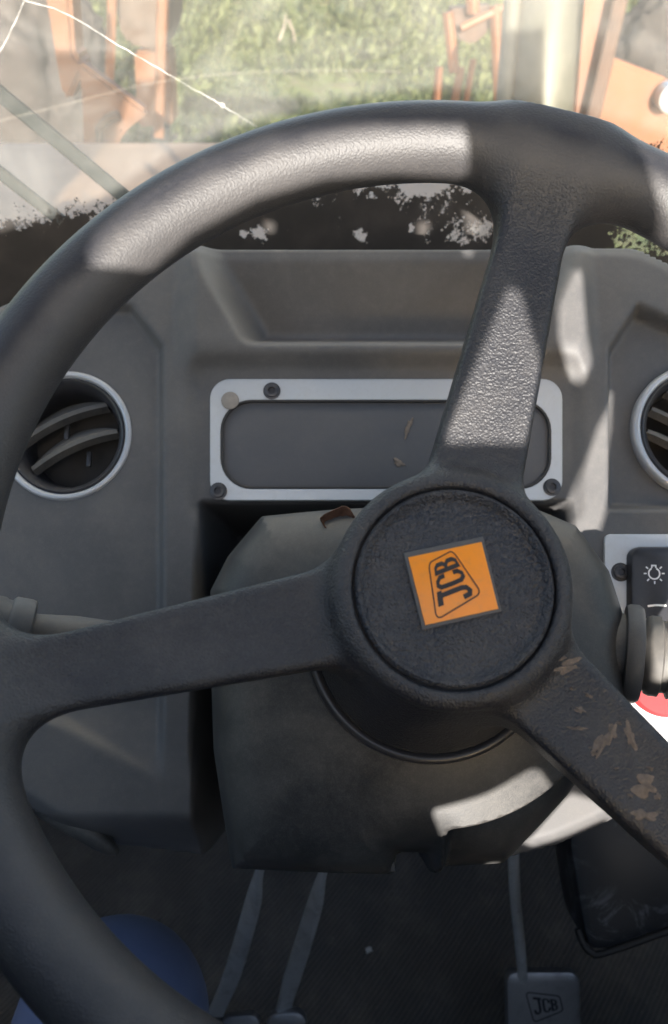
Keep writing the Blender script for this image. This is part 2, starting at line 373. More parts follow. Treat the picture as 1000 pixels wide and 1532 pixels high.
# ================================================================== THE STEERING WHEEL
def polar(px, py, z=0.0):
    p = WH.loc(px, py, z); return math.hypot(p[0], p[1]), math.atan2(p[1], p[0])
HUBC = WH.loc(677, 880, -0.006); HX, HY = HUBC[0], HUBC[1]
def direction(px, py, z):
    p = WH.loc(px, py, z); return math.atan2(p[1] - HY, p[0] - HX)
BX, BY = WH.loc(645, 948, -0.062)[:2]                # foot of the hub barrel
SPOKES = [direction(803, 330, 0.0), direction(100, 1003, 0.0), direction(938, 1132, 0.0)]
print('hub centre', HUBC, 'spokes deg', [round(math.degrees(a), 1) for a in SPOKES])
def wheel_sdf(p):
    x, y, z = p[:, 0], p[:, 1], p[:, 2]
    r = np.hypot(x, y); q = r - RW
    ang = np.arctan2(z, q)
    rim = np.sqrt(q * q + z * z) - TUBE
    hx, hy = x - HX, y - HY; hr = np.hypot(hx, hy)
    # hub: flared barrel with a rounded ring on top and a well for the cap
    kb = np.clip((-z - 0.008) / 0.054, 0, 1); br = np.hypot(x - HX - kb * (BX - HX), y - HY - kb * (BY - HY))
    barrel = np.maximum(smax(br - (0.0466 + 0.0055 * kb), z - 0.0005, 0.0075), -0.062 - z)
    well = np.maximum(hr - 0.0388, -(z + 0.0085)); hub = smax(barrel, -well, 0.003)
    sp = None
    for a in SPOKES:
        ca, sa = math.cos(a), math.sin(a); s = hx * ca + hy * sa; c = -hx * sa + hy * ca
        k = np.clip((s - 0.045) / 0.13, 0, 1)
        hw = 0.0195 - 0.0062 * k                                              # half width
        zc = -0.0215 + 0.0125 * k; ht = 0.0130 - 0.0015 * k
        front = 0.0012 * (1 - np.clip((c / hw) ** 2, 0, 1))                   # slightly hollow front face
        dx = np.abs(c) - hw + 0.0045; dz = np.abs(z - zc) - ht + 0.0045 + np.where(z > zc, front, 0)
        d = np.hypot(np.maximum(dx, 0), np.maximum(dz, 0)) + np.minimum(np.maximum(dx, dz), 0) - 0.0045
        d = np.maximum(d, np.maximum(0.036 - s, s - RW))
        sp = d if sp is None else np.minimum(sp, d)
    sp = smin(sp, rim, 0.030)
    body = smin(sp, barrel, 0.012)
    return smax(smin(body, hub, 0.001), -well, 0.003)
wheel = thing('steering_wheel', 'black three-spoke steering wheel with an orange square badge on its hub', 'steering wheel', WH.matrix())
pts, nrm, quads = surface_nets(wheel_sdf, (-0.213, -0.213, -0.066), (0.213, 0.213, 0.021), 0.0021)
fc = pts[quads].mean(1); rr = np.hypot(fc[:, 0], fc[:, 1]); hr = np.hypot(fc[:, 0] - HX, fc[:, 1] - HY)
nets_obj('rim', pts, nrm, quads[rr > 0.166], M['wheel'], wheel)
fa = np.arctan2(fc[:, 1] - HY, fc[:, 0] - HX); dmin = np.min([np.abs((fa - a + np.pi) % (2 * np.pi) - np.pi) for a in SPOKES], 0)
sel = (rr <= 0.166) & (hr >= 0.056) & (dmin < 0.45); nets_obj('hub', pts, nrm, quads[(rr <= 0.166) & ~sel], M['wheel'], wheel)
for a in SPOKES:
    da = np.abs((fa - a + np.pi) % (2 * np.pi) - np.pi)
    nets_obj('spoke', pts, nrm, quads[sel & (da < 1.0)], M['wheel'], wheel)
Mh = Matrix.Translation((HX, HY, 0))
cap = lathe('hub_cap', [(0.0382, -0.0090), (0.0384, -0.0022), (0.0380, -0.0002), (0.0368, 0.0007), (0.0356, 0.0000), (0.0347, -0.0016), (0.0340, -0.0022), (0.033, -0.0024), (0.020, -0.0018), (0.0, -0.0016)], M['cap'], wheel, Mh, 96, sharp=60)
lathe('shadow_gap', [(0.0400, -0.0030), (0.030, -0.0032), (0.0, -0.0032)], M['black'], wheel, Mh, 48)
# the badge
ZB = -0.0018
bq = [WH.loc(px, py, ZB)[:2] for px, py in ((632, 943), (750, 915), (722, 803), (603, 828))]
def lerp_quad(q, u, v):
    q = [np.asarray(a) for a in q]; return (q[0] * (1 - u) + q[1] * u) * (1 - v) + (q[3] * (1 - u) + q[2] * u) * v
badge = slab('badge', [tuple(lerp_quad(bq, u, v)) for u, v in ((0, 0), (1, 0), (1, 1), (0, 1))], ZB - 0.001, ZB + 0.0012, M['dash'], wheel, 0.0004)
slab('orange_plate', [tuple(lerp_quad(bq, u, v)) for u, v in ((0.045, 0.05), (0.965, 0.04), (0.965, 0.93), (0.045, 0.93))], ZB, ZB + 0.0017, M['orange'], badge, 0.0003)
def poly_strip(path, w, closed=False):
    """thick polyline in 2D -> quads"""
    P = [np.array(p, float) for p in path]; n = len(P); V = []; Fc = []
    for i in range(n):
        a = P[i - 1] if (i > 0 or closed) else P[i]; c = P[(i + 1) % n] if (i < n - 1 or closed) else P[i]
        b = P[i]; e1 = b - a; e2 = c - b
        if np.linalg.norm(e1) < 1e-9: e1 = e2
        if np.linalg.norm(e2) < 1e-9: e2 = e1
        n1 = np.array([-e1[1], e1[0]]) / np.linalg.norm(e1); n2 = np.array([-e2[1], e2[0]]) / np.linalg.norm(e2)
        m = n1 + n2; m /= max(np.linalg.norm(m), 1e-9); m /= max(0.5, m @ n1)
        V += [b + m * w / 2, b - m * w / 2]
    for i in range(n if closed else n - 1):
        j = (i + 1) % n; Fc.append((2 * i, 2 * i + 1, 2 * j + 1, 2 * j))
    return V, Fc
def letters():
    """J C B as heavy slab strokes in the unit square, each a list of (path, width)"""
    L = []
    # J: slab serif on top, stem, hook to the left
    L += [([(0.03, 0.93), (0.36, 0.93)], 0.15), ([(0.25, 0.90), (0.25, 0.26), (0.22, 0.13), (0.13, 0.08), (0.05, 0.13), (0.035, 0.30)], 0.115)]
    L += [([(0.655, 0.66), (0.645, 0.84), (0.57, 0.93), (0.49, 0.93), (0.425, 0.84), (0.415, 0.5), (0.425, 0.17), (0.49, 0.07), (0.57, 0.07), (0.645, 0.17), (0.655, 0.34)], 0.105)]
    L += [([(0.77, 0.99), (0.77, 0.01)], 0.105), ([(0.73, 0.94), (0.88, 0.94), (0.935, 0.86), (0.935, 0.64), (0.88, 0.53), (0.77, 0.53)], 0.10), ([(0.77, 0.50), (0.89, 0.50), (0.95, 0.40), (0.95, 0.18), (0.89, 0.07), (0.73, 0.07)], 0.10)]
    return L
def logo(name, fr, h, letter_q, line_q, lw, mat, parent, tofr=None, r=0.12, thick=0.00025):
    """letters mapped in a quad TL,TR,BR,BL (pixels of the sight line on the plane h of frame fr)"""
    def quad(q): TL, TR, BR, BL = [fr.loc(a, b, h)[:2] for a, b in q]; return [BL, BR, TR, TL]
    q = quad(letter_q); V = []; Fc = []
    for path, w in letters():
        v, f = poly_strip(path, w); o = len(V); V += [lerp_quad(q, a[0], a[1]) for a in v]; Fc += [tuple(o + i for i in g) for g in f]
    ql = quad(line_q)
    path = [lerp_quad(ql, a, b) for a, b in rrect(0.5, 0.5, 1, 1, r, 5)]
    v, f = poly_strip(path, lw, True); o = len(V); V += v; Fc += [tuple(o + i for i in g) for g in f]
    Z = [h + thick + 0.00002 * (i % 7) for i in range(len(V))]
    return mesh_obj(name, [(a[0], a[1], z) for a, z in zip(V, Z)], Fc, mat, parent, smooth=False)
zz = lambda x, y: (560 + x / 4.545, 780 + y / 4.545)
logo('lettering', WH, ZB + 0.0017, [zz(440, 592), zz(403, 290), zz(548, 232), zz(688, 495)], [zz(425, 672), zz(370, 285), zz(532, 198), zz(730, 488)], 0.0005, M['ink'], badge)
# dried mud on the wheel
def blob_loop(px, py, rx, ry, rot, fr, h, n=26, rough=0.5):
    out = []
    ph = rng.uniform(0, 6.28, 4)
    for i in range(n):
        a = 2 * math.pi * i / n; k = 1 + rough * (0.5 * math.sin(2 * a + ph[0]) + 0.35 * math.sin(3 * a + ph[1]) + 0.4 * math.sin(5 * a + ph[2]) + 0.3 * rng.uniform(-1, 1))
        x, y = rx * k * math.cos(a), ry * k * math.sin(a)
        X = px + x * math.cos(rot) - y * math.sin(rot); Y = py + x * math.sin(rot) + y * math.cos(rot)
        out.append(tuple(fr.loc(X, Y, h)[:2]))
    return out
def drape(loop, sdf_fn, lift, z_hi, z_lo):
    pts2 = np.array(loop); z = np.full(len(pts2), z_hi)
    for _ in range(60):
        d = sdf_fn(np.column_stack([pts2, z])); z = np.maximum(z - np.clip(d, 0, 0.01), z_lo)
    return z + lift
for (px, py, rx, ry, rot, hz) in ((708, 1046, 8, 19, 0.25, -0.004), (713, 1030, 5, 6, 0, -0.003), (852, 996, 21, 8, -0.3, -0.006), (905, 1112, 26, 7, -0.95, -0.004), (918, 1098, 8, 14, 0.2, -0.004), (946, 1101, 7, 18, -0.25, -0.004), (966, 1176, 17, 15, 0.4, -0.004), (960, 1218, 16, 9, 0.2, -0.006), (962, 1259, 5, 6, 0, -0.02), (852, 880, 5, 7, 0, -0.004), (893, 1128, 5, 3, 0.3, -0.004), (930, 1082, 4, 3, 0, -0.004), (925, 1150, 3, 2, 0, -0.004), (985, 1192, 6, 4, 0.5, -0.004), (945, 1190, 4, 3, 0, -0.004), (700, 1062, 4, 4, 0, -0.008), (885, 1040, 6, 3, 0.6, -0.004), (860, 1030, 3, 2, 0, -0.004), (843, 985, 6, 3, -0.4, -0.005), (940, 1235, 7, 4, 0.2, -0.006), (975, 1150, 4, 3, 0, -0.004), (872, 1062, 9, 4, 0.4, -0.004), (868, 1090, 12, 3, 0.1, -0.004)):
    L = blob_loop(px, py, rx, ry, rot, WH, hz); L = L[::-1] if sum(L[i - 1][0] * L[i][1] - L[i][0] * L[i - 1][1] for i in range(len(L))) < 0 else L
    c = np.mean(L, 0); ringz = drape(L, wheel_sdf, 0.00005, 0.02, -0.06); L2 = [tuple(c + (np.array(p) - c) * 0.6) for p in L]; z2 = drape(L2, wheel_sdf, 0.0005, 0.02, -0.06); zc = drape([tuple(c)], wheel_sdf, 0.0006, 0.02, -0.06)
    if max(ringz) - min(min(ringz), min(z2)) > 0.007: continue
    n = len(L); V = [(*p, z) for p, z in zip(L, ringz)] + [(*p, z + 0.0003 * rng.uniform(-1, 1)) for p, z in zip(L2, z2)] + [(*c, zc[0])]
    Fc = [(i, (i + 1) % n, n + (i + 1) % n, n + i) for i in range(n)] + [(n + i, n + (i + 1) % n, 2 * n) for i in range(n)]
    mesh_obj('mud_flake', V, Fc, M['mud'], wheel)

# ================================================================== THE DASHBOARD (moulded shell as a height field on the dash plane)
duv = lambda px, py, h=0.0: DA.loc(px, py, h)[:2]
poly = lambda *p: np.array([duv(a, b) for a, b in p])
MIR = lambda P: [(1156 - a, b) for a, b in P][::-1]
TRAY = poly((318, 300), (300, 366), (382, 500), (774, 500), (856, 366), (838, 300))
POCK_L = [(-160, 1010), (-160, 560), (150, 452), (196, 456), (243, 517), (243, 1168), (92, 1084)]
POCK_R = poly(*[(913, 760), (913, 520), (955, 455), (1000, 476), (1300, 600), (1300, 760)])
POCK_L = poly(*POCK_L)
HOLE = poly((303, 754), (852, 754), (862, 900), (865, 1120), (842, 1182), (742, 1288), (740, 1420), (300, 1420), (292, 1060))
PLATE = poly((310, 562), (846, 562), (846, 754), (310, 754))
OUT = poly((-160, 520), (0, 452), (120, 400), (190, 372), (240, 364), (930, 364), (962, 368), (1000, 386), (1100, 440), (1300, 520), (1300, 1080), (1000, 1195), (925, 1228), (838, 1268), (745, 1292), (660, 1300), (500, 1312), (395, 1310), (290, 1306), (200, 1294), (150, 1288), (60, 1225), (-160, 1090))
def vline(py): return duv(578, py)[1]
def dash_h(P):
    u, v = P[:, 0], P[:, 1]; h = np.zeros(len(P))
    dt = poly_sdf(P, TRAY); tray = sstep(-dt, -0.012, 0.012)
    inx = sstep(u, duv(250, 600)[0], duv(300, 600)[0]) * (1 - sstep(u, duv(862, 600)[0], duv(905, 600)[0]))
    # shoulder above the plate, plate field set back
    h += 0.010 * inx * sstep(v, vline(585), vline(512))
    h += 0.006 * inx * sstep(v, vline(500), vline(400)) * 0
    h -= tray * (0.012 + 0.036 * (1 - np.clip((v - vline(500)) / (vline(366) - vline(500)), 0, 1)))
    for Pk, dp in ((POCK_L, 0.007), (POCK_R, 0.013)):
        h -= dp * sstep(-poly_sdf(P, Pk), -0.002, 0.0045) * sstep(v, vline(1190), vline(1050))
    h -= 0.004 * sstep(-(poly_sdf(P, PLATE) - 0.010), -0.004, 0.006)
    # lower left: face rolls under
    low = sstep(v, vline(1215), vline(1300)); left = 1 - sstep(u, duv(300, 1200)[0], duv(420, 1200)[0])
    h -= 0.030 * low * left
    h -= 0.14 * sstep(-poly_sdf(P, HOLE), -0.003, 0.007)
    for px, py, k in ((101, 653, 0.0421), (1046, 645, 0.0429)):
        c = DA.loc(px, py, -0.010); h -= 0.07 * sstep(k * 0.95 - np.hypot(u - c[0], v - c[1]), 0, 0.004)
    do = poly_sdf(P, OUT); h -= 0.004 * sstep(do, -0.010, 0.0) + 0.16 * sstep(do, -0.001, 0.012)
    return h
dash = thing('dashboard', 'dark grey moulded dashboard with round air vents behind the steering wheel', 'dashboard', DA.matrix())
u0, v0 = duv(-150, 1330); u1, v1 = duv(1290, 335); st = 0.0019
us = np.arange(u0, u1, st); vs_ = np.arange(v0, v1, st); UU, VV = np.meshgrid(us, vs_, indexing='ij'); P2 = np.column_stack([UU.ravel(), VV.ravel()])
hh = dash_h(P2)
nu, nv = len(us), len(vs_); I = np.arange(nu * nv).reshape(nu, nv)
Q = np.stack([I[:-1, :-1], I[1:, :-1], I[1:, 1:], I[:-1, 1:]], -1).reshape(-1, 4)
Q = Q[(hh[Q].max(1) > -0.155)]
usd = np.unique(Q); rem = -np.ones(nu * nv, int); rem[usd] = np.arange(len(usd))
shell = mesh_obj('shell', np.column_stack([P2, hh])[usd], rem[Q], M['dash'], dash)
# instrument plate
HP = -0.0015
def px_rrect(x0, y0, x1, y1, rpx, h, n=8):
    return [tuple(duv(a, b, h)) for a, b in rrect((x0 + x1) / 2, (y0 + y1) / 2, x1 - x0, y1 - y0, rpx, n)][::-1]
outer = px_rrect(314.5, 567, 841.5, 749, 30, HP); inner = px_rrect(331, 599, 824, 731, 46, HP)
plate = ring_slab('instrument_plate', outer, inner, HP - 0.003, HP + 0.0006, M['alu'], dash)
pn = slab('blank_panel', px_rrect(329, 597, 826, 733, 46, HP), HP - 0.004, HP - 0.0012, M['panel'], plate, 0.0002)
ring_slab('gasket', px_rrect(330.5, 598.5, 824.5, 731.5, 46, HP), px_rrect(334, 602, 821, 728, 43, HP), HP - 0.0015, HP + 0.0009, M['black'], plate, 0.0003)
def screw(px, py, rpx, fr, h, parent, mat, name='screw', sub=None):
    c = fr.loc(px, py, h); r = rpx * 0.5 / F * 1.0
    pr = [(r * 1.25, 0), (r * 1.25, 0.0006), (r, 0.0008), (r, 0.0018), (r * 0.88, 0.0022), (r * 0.5, 0.0022), (r * 0.46, 0.0008), (0, 0.0008)]
    return lathe(name, pr, mat, parent, Matrix.Translation(Vector(c)), 24)
for px, py in ((407, 585), (327, 735), (826, 729)): screw(px, py, 10.5, DA, HP + 0.0006, plate, M['screw'])
cc = DA.loc(345, 600, HP); lathe('plug', [(0.0056, 0), (0.0056, 0.001), (0.005, 0.0013), (0, 0.0013)], M['plug'], plate, Matrix.Translation(Vector((cc[0], cc[1], HP + 0.0006))), 28)
for px, py, rx, ry, rot in ((611, 640, 4, 13, 0.25), (597, 692, 8, 5, 0.2)):
    slab('mud_flake', blob_loop(px, py, rx, ry, rot, DA, HP), HP - 0.0013, HP - 0.0004, M['mud'], plate, 0.0003)

# air vents
def fins(parent, R0, offs, rot, tilt):
    for o in offs:
        w = math.sqrt(max(R0 * R0 - o * o, 1e-6)) * 0.985; V = []; Fc = []; n = 16
        for i in range(n + 1):
            s = -1 + 2 * i / n; x = w * s; bulge = 0.0042 * (1 - s * s); dep = 0.004 + 0.013 * (1 - s * s)
            for k, (dz, dy) in enumerate(((-0.0014, 0.0034), (0.0012, 0.0014), (0.0, -0.0034), (-dep, -0.0024), (-dep, 0.0024))):
                y = o + bulge + dy + (-dz) * -math.sin(tilt) * 0.0 ; zq = -0.006 + dz
                # tilt each fin about its front edge
                yy = o + bulge + (dy * math.cos(tilt) - dz * math.sin(tilt)); zz_ = -0.006 + (dy * math.sin(tilt) + dz * math.cos(tilt))
                V.append((x * math.cos(rot) - yy * math.sin(rot), x * math.sin(rot) + yy * math.cos(rot), zz_))
        for i in range(n):
            for k in range(5): Fc.append((5 * i + k, 5 * i + (k + 1) % 5, 5 * i + 5 + (k + 1) % 5, 5 * i + 5 + k))
        Fc += [tuple(range(5)), tuple(5 * n + k for k in range(4, -1, -1))]
        mesh_obj('louvre', V, Fc, M['shroud'], parent, autosharp=40)
def vent(px, py, rpx, rot, tilt, offs, label):
    c = DA.loc(px, py, -0.010); k = rpx / F * 0.51
    T = Matrix.Translation(Vector(c))
    body = lathe('air_vent', [(k * 0.90, 0.002), (k * 0.86, 0.0035), (k * 0.80, 0.002), (k * 0.745, -0.010), (k * 0.72, -0.016), (k * 0.70, -0.045), (k * 0.2, -0.047), (0, -0.047)], M['gloss'], dash, None, 72, sharp=50)
    body.location = c; body['label'] = label
    prof = []
    for i in range(13):
        a = math.pi * (1.15 - 1.3 * i / 12); prof.append((k * 0.945 + k * 0.062 * math.cos(a), 0.0005 + 0.0042 * math.sin(a)))
    lathe('silver_ring', [(prof[0][0], -0.004)] + prof + [(prof[-1][0], -0.004)], M['ring'], body, None, 96, sharp=60)
    lathe('duct', [(k * 0.718, -0.030), (k * 0.3, -0.030), (0, -0.030)], M['black'], body, None, 48)
    fins(body, k * 0.755, offs, rot, tilt)
    for x, y in ((0.1, -0.36), (-0.05, 0.18)):
        q = Matrix.Rotation(rot, 4, 'Z') @ Vector((x * k, y * k, -0.014)); box_obj('link_post', q, (0.003, 0.010, 0.003), M['gloss'], body, 0.0005)
    return body
vent(101, 653, 99, R_(25), R_(38), (0.0085, -0.0105), 'round air vent with silver ring and slanted louvres, left of the plate')
vent(1046, 645, 101, R_(-38), R_(30), (0.010, -0.006, -0.020), 'round air vent with silver ring at the right, cut by the picture edge')

# switch plate on the right
HS = 0.002
sp = slab('switch_plate', px_rrect(905, 799, 1120, 1150, 9, HS), HS - 0.004, HS, M['alu'], dash, 0.0006)
screw(928.5, 856, 11, DA, HS, sp, M['screw'])
sw = slab('rocker_switch', px_rrect(943, 818, 1034, 955, 16, HS + 0.006), HS - 0.001, HS + 0.008, M['gloss'], dash, 0.0025)
V = []; Fc = []
def add_strip(path, w, closed=False):
    v, f = poly_strip(path, w, closed); o = len(V); V.extend(v); Fc.extend(tuple(o + i for i in g) for g in f)
hI = HS + 0.0081; ic = duv(979, 858, hI); r0 = 0.0033
add_strip([(ic[0] + r0 * math.cos(a), ic[1] + r0 * math.sin(a)) for a in np.linspace(R_(115), R_(425), 20)], 0.0009)
add_strip([(ic[0] - 0.0012, ic[1] + r0), (ic[0] - 0.0012, ic[1] + r0 * 1.45), (ic[0] + 0.0012, ic[1] + r0 * 1.45), (ic[0] + 0.0012, ic[1] + r0)], 0.0008)
for a in (-90, -45, 0, 40, 140, 180, 225):
    ca, sa = math.cos(R_(a)), math.sin(R_(a)); add_strip([(ic[0] + 0.0045 * ca, ic[1] + 0.0045 * sa), (ic[0] + 0.0062 * ca, ic[1] + 0.0062 * sa)], 0.0008)
mesh_obj('lamp_symbol', [(a[0], a[1], hI + 0.00002 * (i % 5)) for i, a in enumerate(V)], Fc, M['white'], sw, smooth=False)
V = []; Fc = []; lc = duv(982, 906, hI); add_strip([(lc[0] - 0.005, lc[1] - 0.0003), (lc[0], lc[1] + 0.0003), (lc[0] + 0.006, lc[1])], 0.0012)
mesh_obj('indicator_line', [(a[0], a[1], hI + 0.00003) for a in V], Fc, M['white'], sw, smooth=False)
rc = DA.loc(985, 1012, HS)
lathe('red_button', [(0.018, 0), (0.018, 0.004), (0.0225, 0.006), (0.0228, 0.009), (0.021, 0.012), (0.012, 0.0138), (0, 0.0143)], M['red'], dash, Matrix.Translation(Vector(rc)), 48)
# lower left trim lip
tp = [DA.loc(a, b, h) for a, b, h in ((-60, 1120, -0.018), (30, 1180, -0.018), (80, 1218, -0.017), (140, 1252, -0.018), (176, 1276, -0.022))]
tube('lower_trim', smooth_path(tp, 6), [0.006] * 20 + [0.0055, 0.005, 0.0045, 0.0035, 0.002], M['shroud'], dash, 14)

# ================================================================== STEERING COLUMN
wl = lambda px, py, z: WH.loc(px, py, z)[:2]
ZS = -0.125
col_poly = np.array([wl(a, b, ZS) for a, b in ((345, 1302), (322, 1120), (318, 888), (344, 838), (394, 780), (500, 776), (790, 774), (846, 794), (896, 860), (920, 935), (926, 1040), (900, 1115), (850, 1190), (756, 1296), (640, 1300), (628, 1268), (592, 1268), (586, 1302))])
ARC = wl(627, 933, -0.112); XL = wl(652, 1225, -0.13)[0]
def column_sdf(p):
    xy = p[:, :2]; z = p[:, 2]; d2 = poly_sdf(xy, col_poly)
    r = np.hypot(xy[:, 0] - BX, xy[:, 1] - BY); ra_ = np.hypot(xy[:, 0] - ARC[0], xy[:, 1] - ARC[1])
    top = -0.070 - 0.40 * np.maximum(r - 0.056, 0)                     # cone falling away from the hub
    yy = xy[:, 1] - HY
    low = sstep(ra_, 0.0955, 0.0985) * sstep(-yy, 0.045, 0.06) * sstep(xy[:, 0], XL - 0.002, XL + 0.003)          # set-back face under the round boss
    top = top - 0.014 * low
    body = smax(d2, (z - top) * 0.9, 0.026)
    body = np.maximum(body, -0.235 - z)
    boss = smax(r - 0.0525, z + 0.0640, 0.005)                         # collar ring under the hub
    boss = np.maximum(boss, -0.12 - z)
    return smin(body, boss, 0.006)
column = thing('steering_column', 'dusty black plastic steering column cover with stalks behind the wheel hub', 'steering column', WH.matrix())
lo = [col_poly[:, 0].min() - 0.012, col_poly[:, 1].min() - 0.012, -0.24]; hi = [col_poly[:, 0].max() + 0.012, col_poly[:, 1].max() + 0.012, -0.056]
pts, nrm, quads = surface_nets(column_sdf, lo, hi, 0.0024)
nets_obj('cover', pts, nrm, quads, M['shroud'], column)
lathe('collar_ring', [(0.0548 + 0.0026 * math.cos(a), -0.0680 + 0.0034 * math.sin(a)) for a in np.linspace(-0.9, 3.4, 16)], M['gloss'], column, Matrix.Translation((BX, BY, 0)), 96, sharp=80)
# grey tab at the lower edge
tb = [WH.loc(a, b, -0.104) for a, b in ((528, 1252), (586, 1252), (594, 1306), (512, 1306))]
slab('tab', [tuple(q[:2]) for q in tb], -0.150, -0.104, M['dash'], column, 0.002)
# right stalk: flange ring and ribbed knob
A = WH.loc(925, 975, -0.105); B = WH.loc(1010, 985, -0.098); ax = (B - A) / np.linalg.norm(B - A)
Ms = axis_matrix(A, ax)
stalk = lathe('stalk', [(0.0, -0.012), (0.0195, -0.012), (0.0195, 0.003), (0.017, 0.004)] , M['shroud'], column, Ms, 48)
lathe('flange_ring', [(0.0195, 0.002), (0.0235, 0.0025), (0.0246, 0.0045), (0.0246, 0.0085), (0.0232, 0.0105), (0.0195, 0.011), (0.017, 0.011)], M['dash'], stalk, Ms, 64)
lathe('knob', [(0.0165, 0.010), (0.0175, 0.012), (0.0192, 0.013), (0.0200, 0.015), (0.0200, 0.019), (0.0180, 0.020), (0.0178, 0.0225), (0.0204, 0.0235), (0.0206, 0.030), (0.0195, 0.033), (0.0180, 0.036), (0.0180, 0.038), (0.0205, 0.040), (0.0205, 0.046), (0.018, 0.048), (0.018, 0.050), (0.020, 0.052), (0.020, 0.055), (0.017, 0.06), (0, 0.06)], M['stalk'], stalk, Ms, 64)
# left stalk
A = WH.loc(190, 968, -0.085); B = WH.loc(-30, 928, -0.060); ax = (B - A) / np.linalg.norm(B - A); Ln = np.linalg.norm(B - A); Ms = axis_matrix(A, ax)
st2 = lathe('stalk', [(0.0, -0.004), (0.0110, -0.004), (0.0108, Ln * 0.15), (0.0100, Ln * 0.38), (0.0076, Ln * 0.64), (0.0074, Ln * 0.70)], M['stalk'], column, Ms, 40)
lathe('knob', [(0.0060, Ln * 0.655), (0.0118, Ln * 0.66), (0.0132, Ln * 0.675), (0.0136, Ln * 0.70), (0.0135, Ln * 0.80), (0.0124, Ln * 0.82), (0.0116, Ln * 0.825), (0.0116, Ln * 0.85), (0.0124, Ln * 0.87), (0.0126, Ln * 1.1), (0.008, Ln * 1.14), (0, Ln * 1.14)], M['stalk'], st2, Ms, 48)

# dry leaf caught behind the hub
lv = thing('dry_leaf', 'curled brown dry leaf lying on the column cover behind the hub', 'leaf', loc=tuple(WH.world(WH.loc(505, 778, -0.082))))
V = []; Fc = []; n = 9
for i in range(n):
    for j in range(5):
        s = -1 + 2 * i / (n - 1); t_ = -1 + 2 * j / 4; w = 0.0055 * (1 - s * s) ** 0.6 + 0.0006
        x, y = s * 0.0085, t_ * w; c_ = 1.1 * t_
        V.append(EX * x + WH.ey * (w * math.sin(c_) + 0.0015 * math.sin(3 * s)) + WH.ez * (w * (1 - math.cos(c_)) * 1.4 + 0.004 * s * s - 0.001 + 0.0008 * math.sin(9 * s + 5 * t_)))
for i in range(n - 1):
    for j in range(4): Fc.append((5 * i + j, 5 * i + j + 1, 5 * i + 6 + j, 5 * i + 5 + j))
blade = mesh_obj('blade', V, Fc, M['leaf'], lv)
so = blade.modifiers.new('thick', 'SOLIDIFY'); so.thickness = 0.0005
tube('stem', [EX * 0.008 + WH.ez * 0.003, EX * 0.011 - WH.ey * 0.004 + WH.ez * 0.002, EX * -0.004 - WH.ey * 0.009], 0.0006, M['leaf'], lv, 6)

# ================================================================== FOOTWELL
flo = box_obj('cab_floor', (0, 0.02, -0.02), (1.36, 1.28, 0.04), M['black'], None, 0.0); tag(flo, kind='structure')
mat = thing('floor_mat', 'black ribbed rubber floor mat under the pedals', 'floor mat', loc=(0, 0.30, 0.0))
slab('mat_sheet', rrect(0.0, 0.08, 1.0, 0.52, 0.03, 4), 0.001, 0.012, M['floor'], mat, 0.003)
bulk = box_obj('front_bulkhead', (0, 0.69, 0.36), (1.36, 0.03, 0.72), M['black'], None, 0.0); tag(bulk, kind='structure')
for s in (-1, 1):
    hz = 0.73 if s < 0 else 0.76
    o = box_obj('side_panel', (s * 0.68, 0.2, hz / 2), (0.03, 0.94, hz), M['black'], None, 0.0); tag(o, kind='structure')
def pedal(label, arm_px, pad_c, pad_w, pad_h, round_arm, lettered=False, pad_rot=0.0):
    c = atd(*pad_c); t = thing('pedal', label, 'pedal', loc=tuple(c), group=None)
    pts_ = [atd(*a) - c for a in arm_px]
    if round_arm: tube('arm', smooth_path(pts_, 6), 0.0052, M['zinc'], t, 14)
    else: tube('arm', smooth_path(pts_, 6), 0.008, M['zinc'], t, sq=(0.006, 0.017))
    n = -cam2w((0, 0.10, 1.0)); fr = frame_from(c, n); ex = fr.ex * math.cos(pad_rot) + fr.ey * math.sin(pad_rot); ey = np.cross(fr.ez, ex)
    Mm = Matrix(((ex[0], ey[0], fr.ez[0], 0), (ex[1], ey[1], fr.ez[1], 0), (ex[2], ey[2], fr.ez[2], 0), (0, 0, 0, 1)))
    pad = slab('pad', rrect(0, 0, pad_w, pad_h, 0.011, 6), -0.008, 0.004, M['steel'], t, 0.003, Mm)
    return t, fr, pad
p1, fr1, pad1 = pedal('steel brake pedal with embossed maker lettering at the lower right', [(768, 1270, 0.72), (771, 1340, 0.76), (778, 1410, 0.80), (783, 1470, 0.825)], (813, 1512, 0.82), 0.075, 0.078, True)
zp = lambda x, y: (680 + x / 3.125, 1240 + y / 3.125)
lg = logo('lettering', fr1, 0.004, [zp(362, 785), zp(480, 797), zp(486, 846), zp(379, 874)], [zp(333, 763), zp(492, 781), zp(508, 850), zp(372, 905)], 0.0013, M['emboss'], pad1)
lg.matrix_basis = Matrix(((fr1.ex[0], fr1.ey[0], fr1.ez[0], 0), (fr1.ex[1], fr1.ey[1], fr1.ez[1], 0), (fr1.ex[2], fr1.ey[2], fr1.ez[2], 0), (0, 0, 0, 1)))
pedal('flat steel pedal bar curving down at the left of two', [(392, 1285, 0.70), (384, 1330, 0.73), (364, 1405, 0.77), (345, 1465, 0.80), (322, 1518, 0.82)], (362, 1548, 0.82), 0.040, 0.040, False, pad_rot=0.10)
pedal('flat steel pedal bar beside the middle of the floor mat', [(488, 1285, 0.70), (478, 1330, 0.73), (456, 1405, 0.77), (437, 1465, 0.80), (424, 1512, 0.82)], (430, 1546, 0.81), 0.040, 0.042, False, pad_rot=0.08)
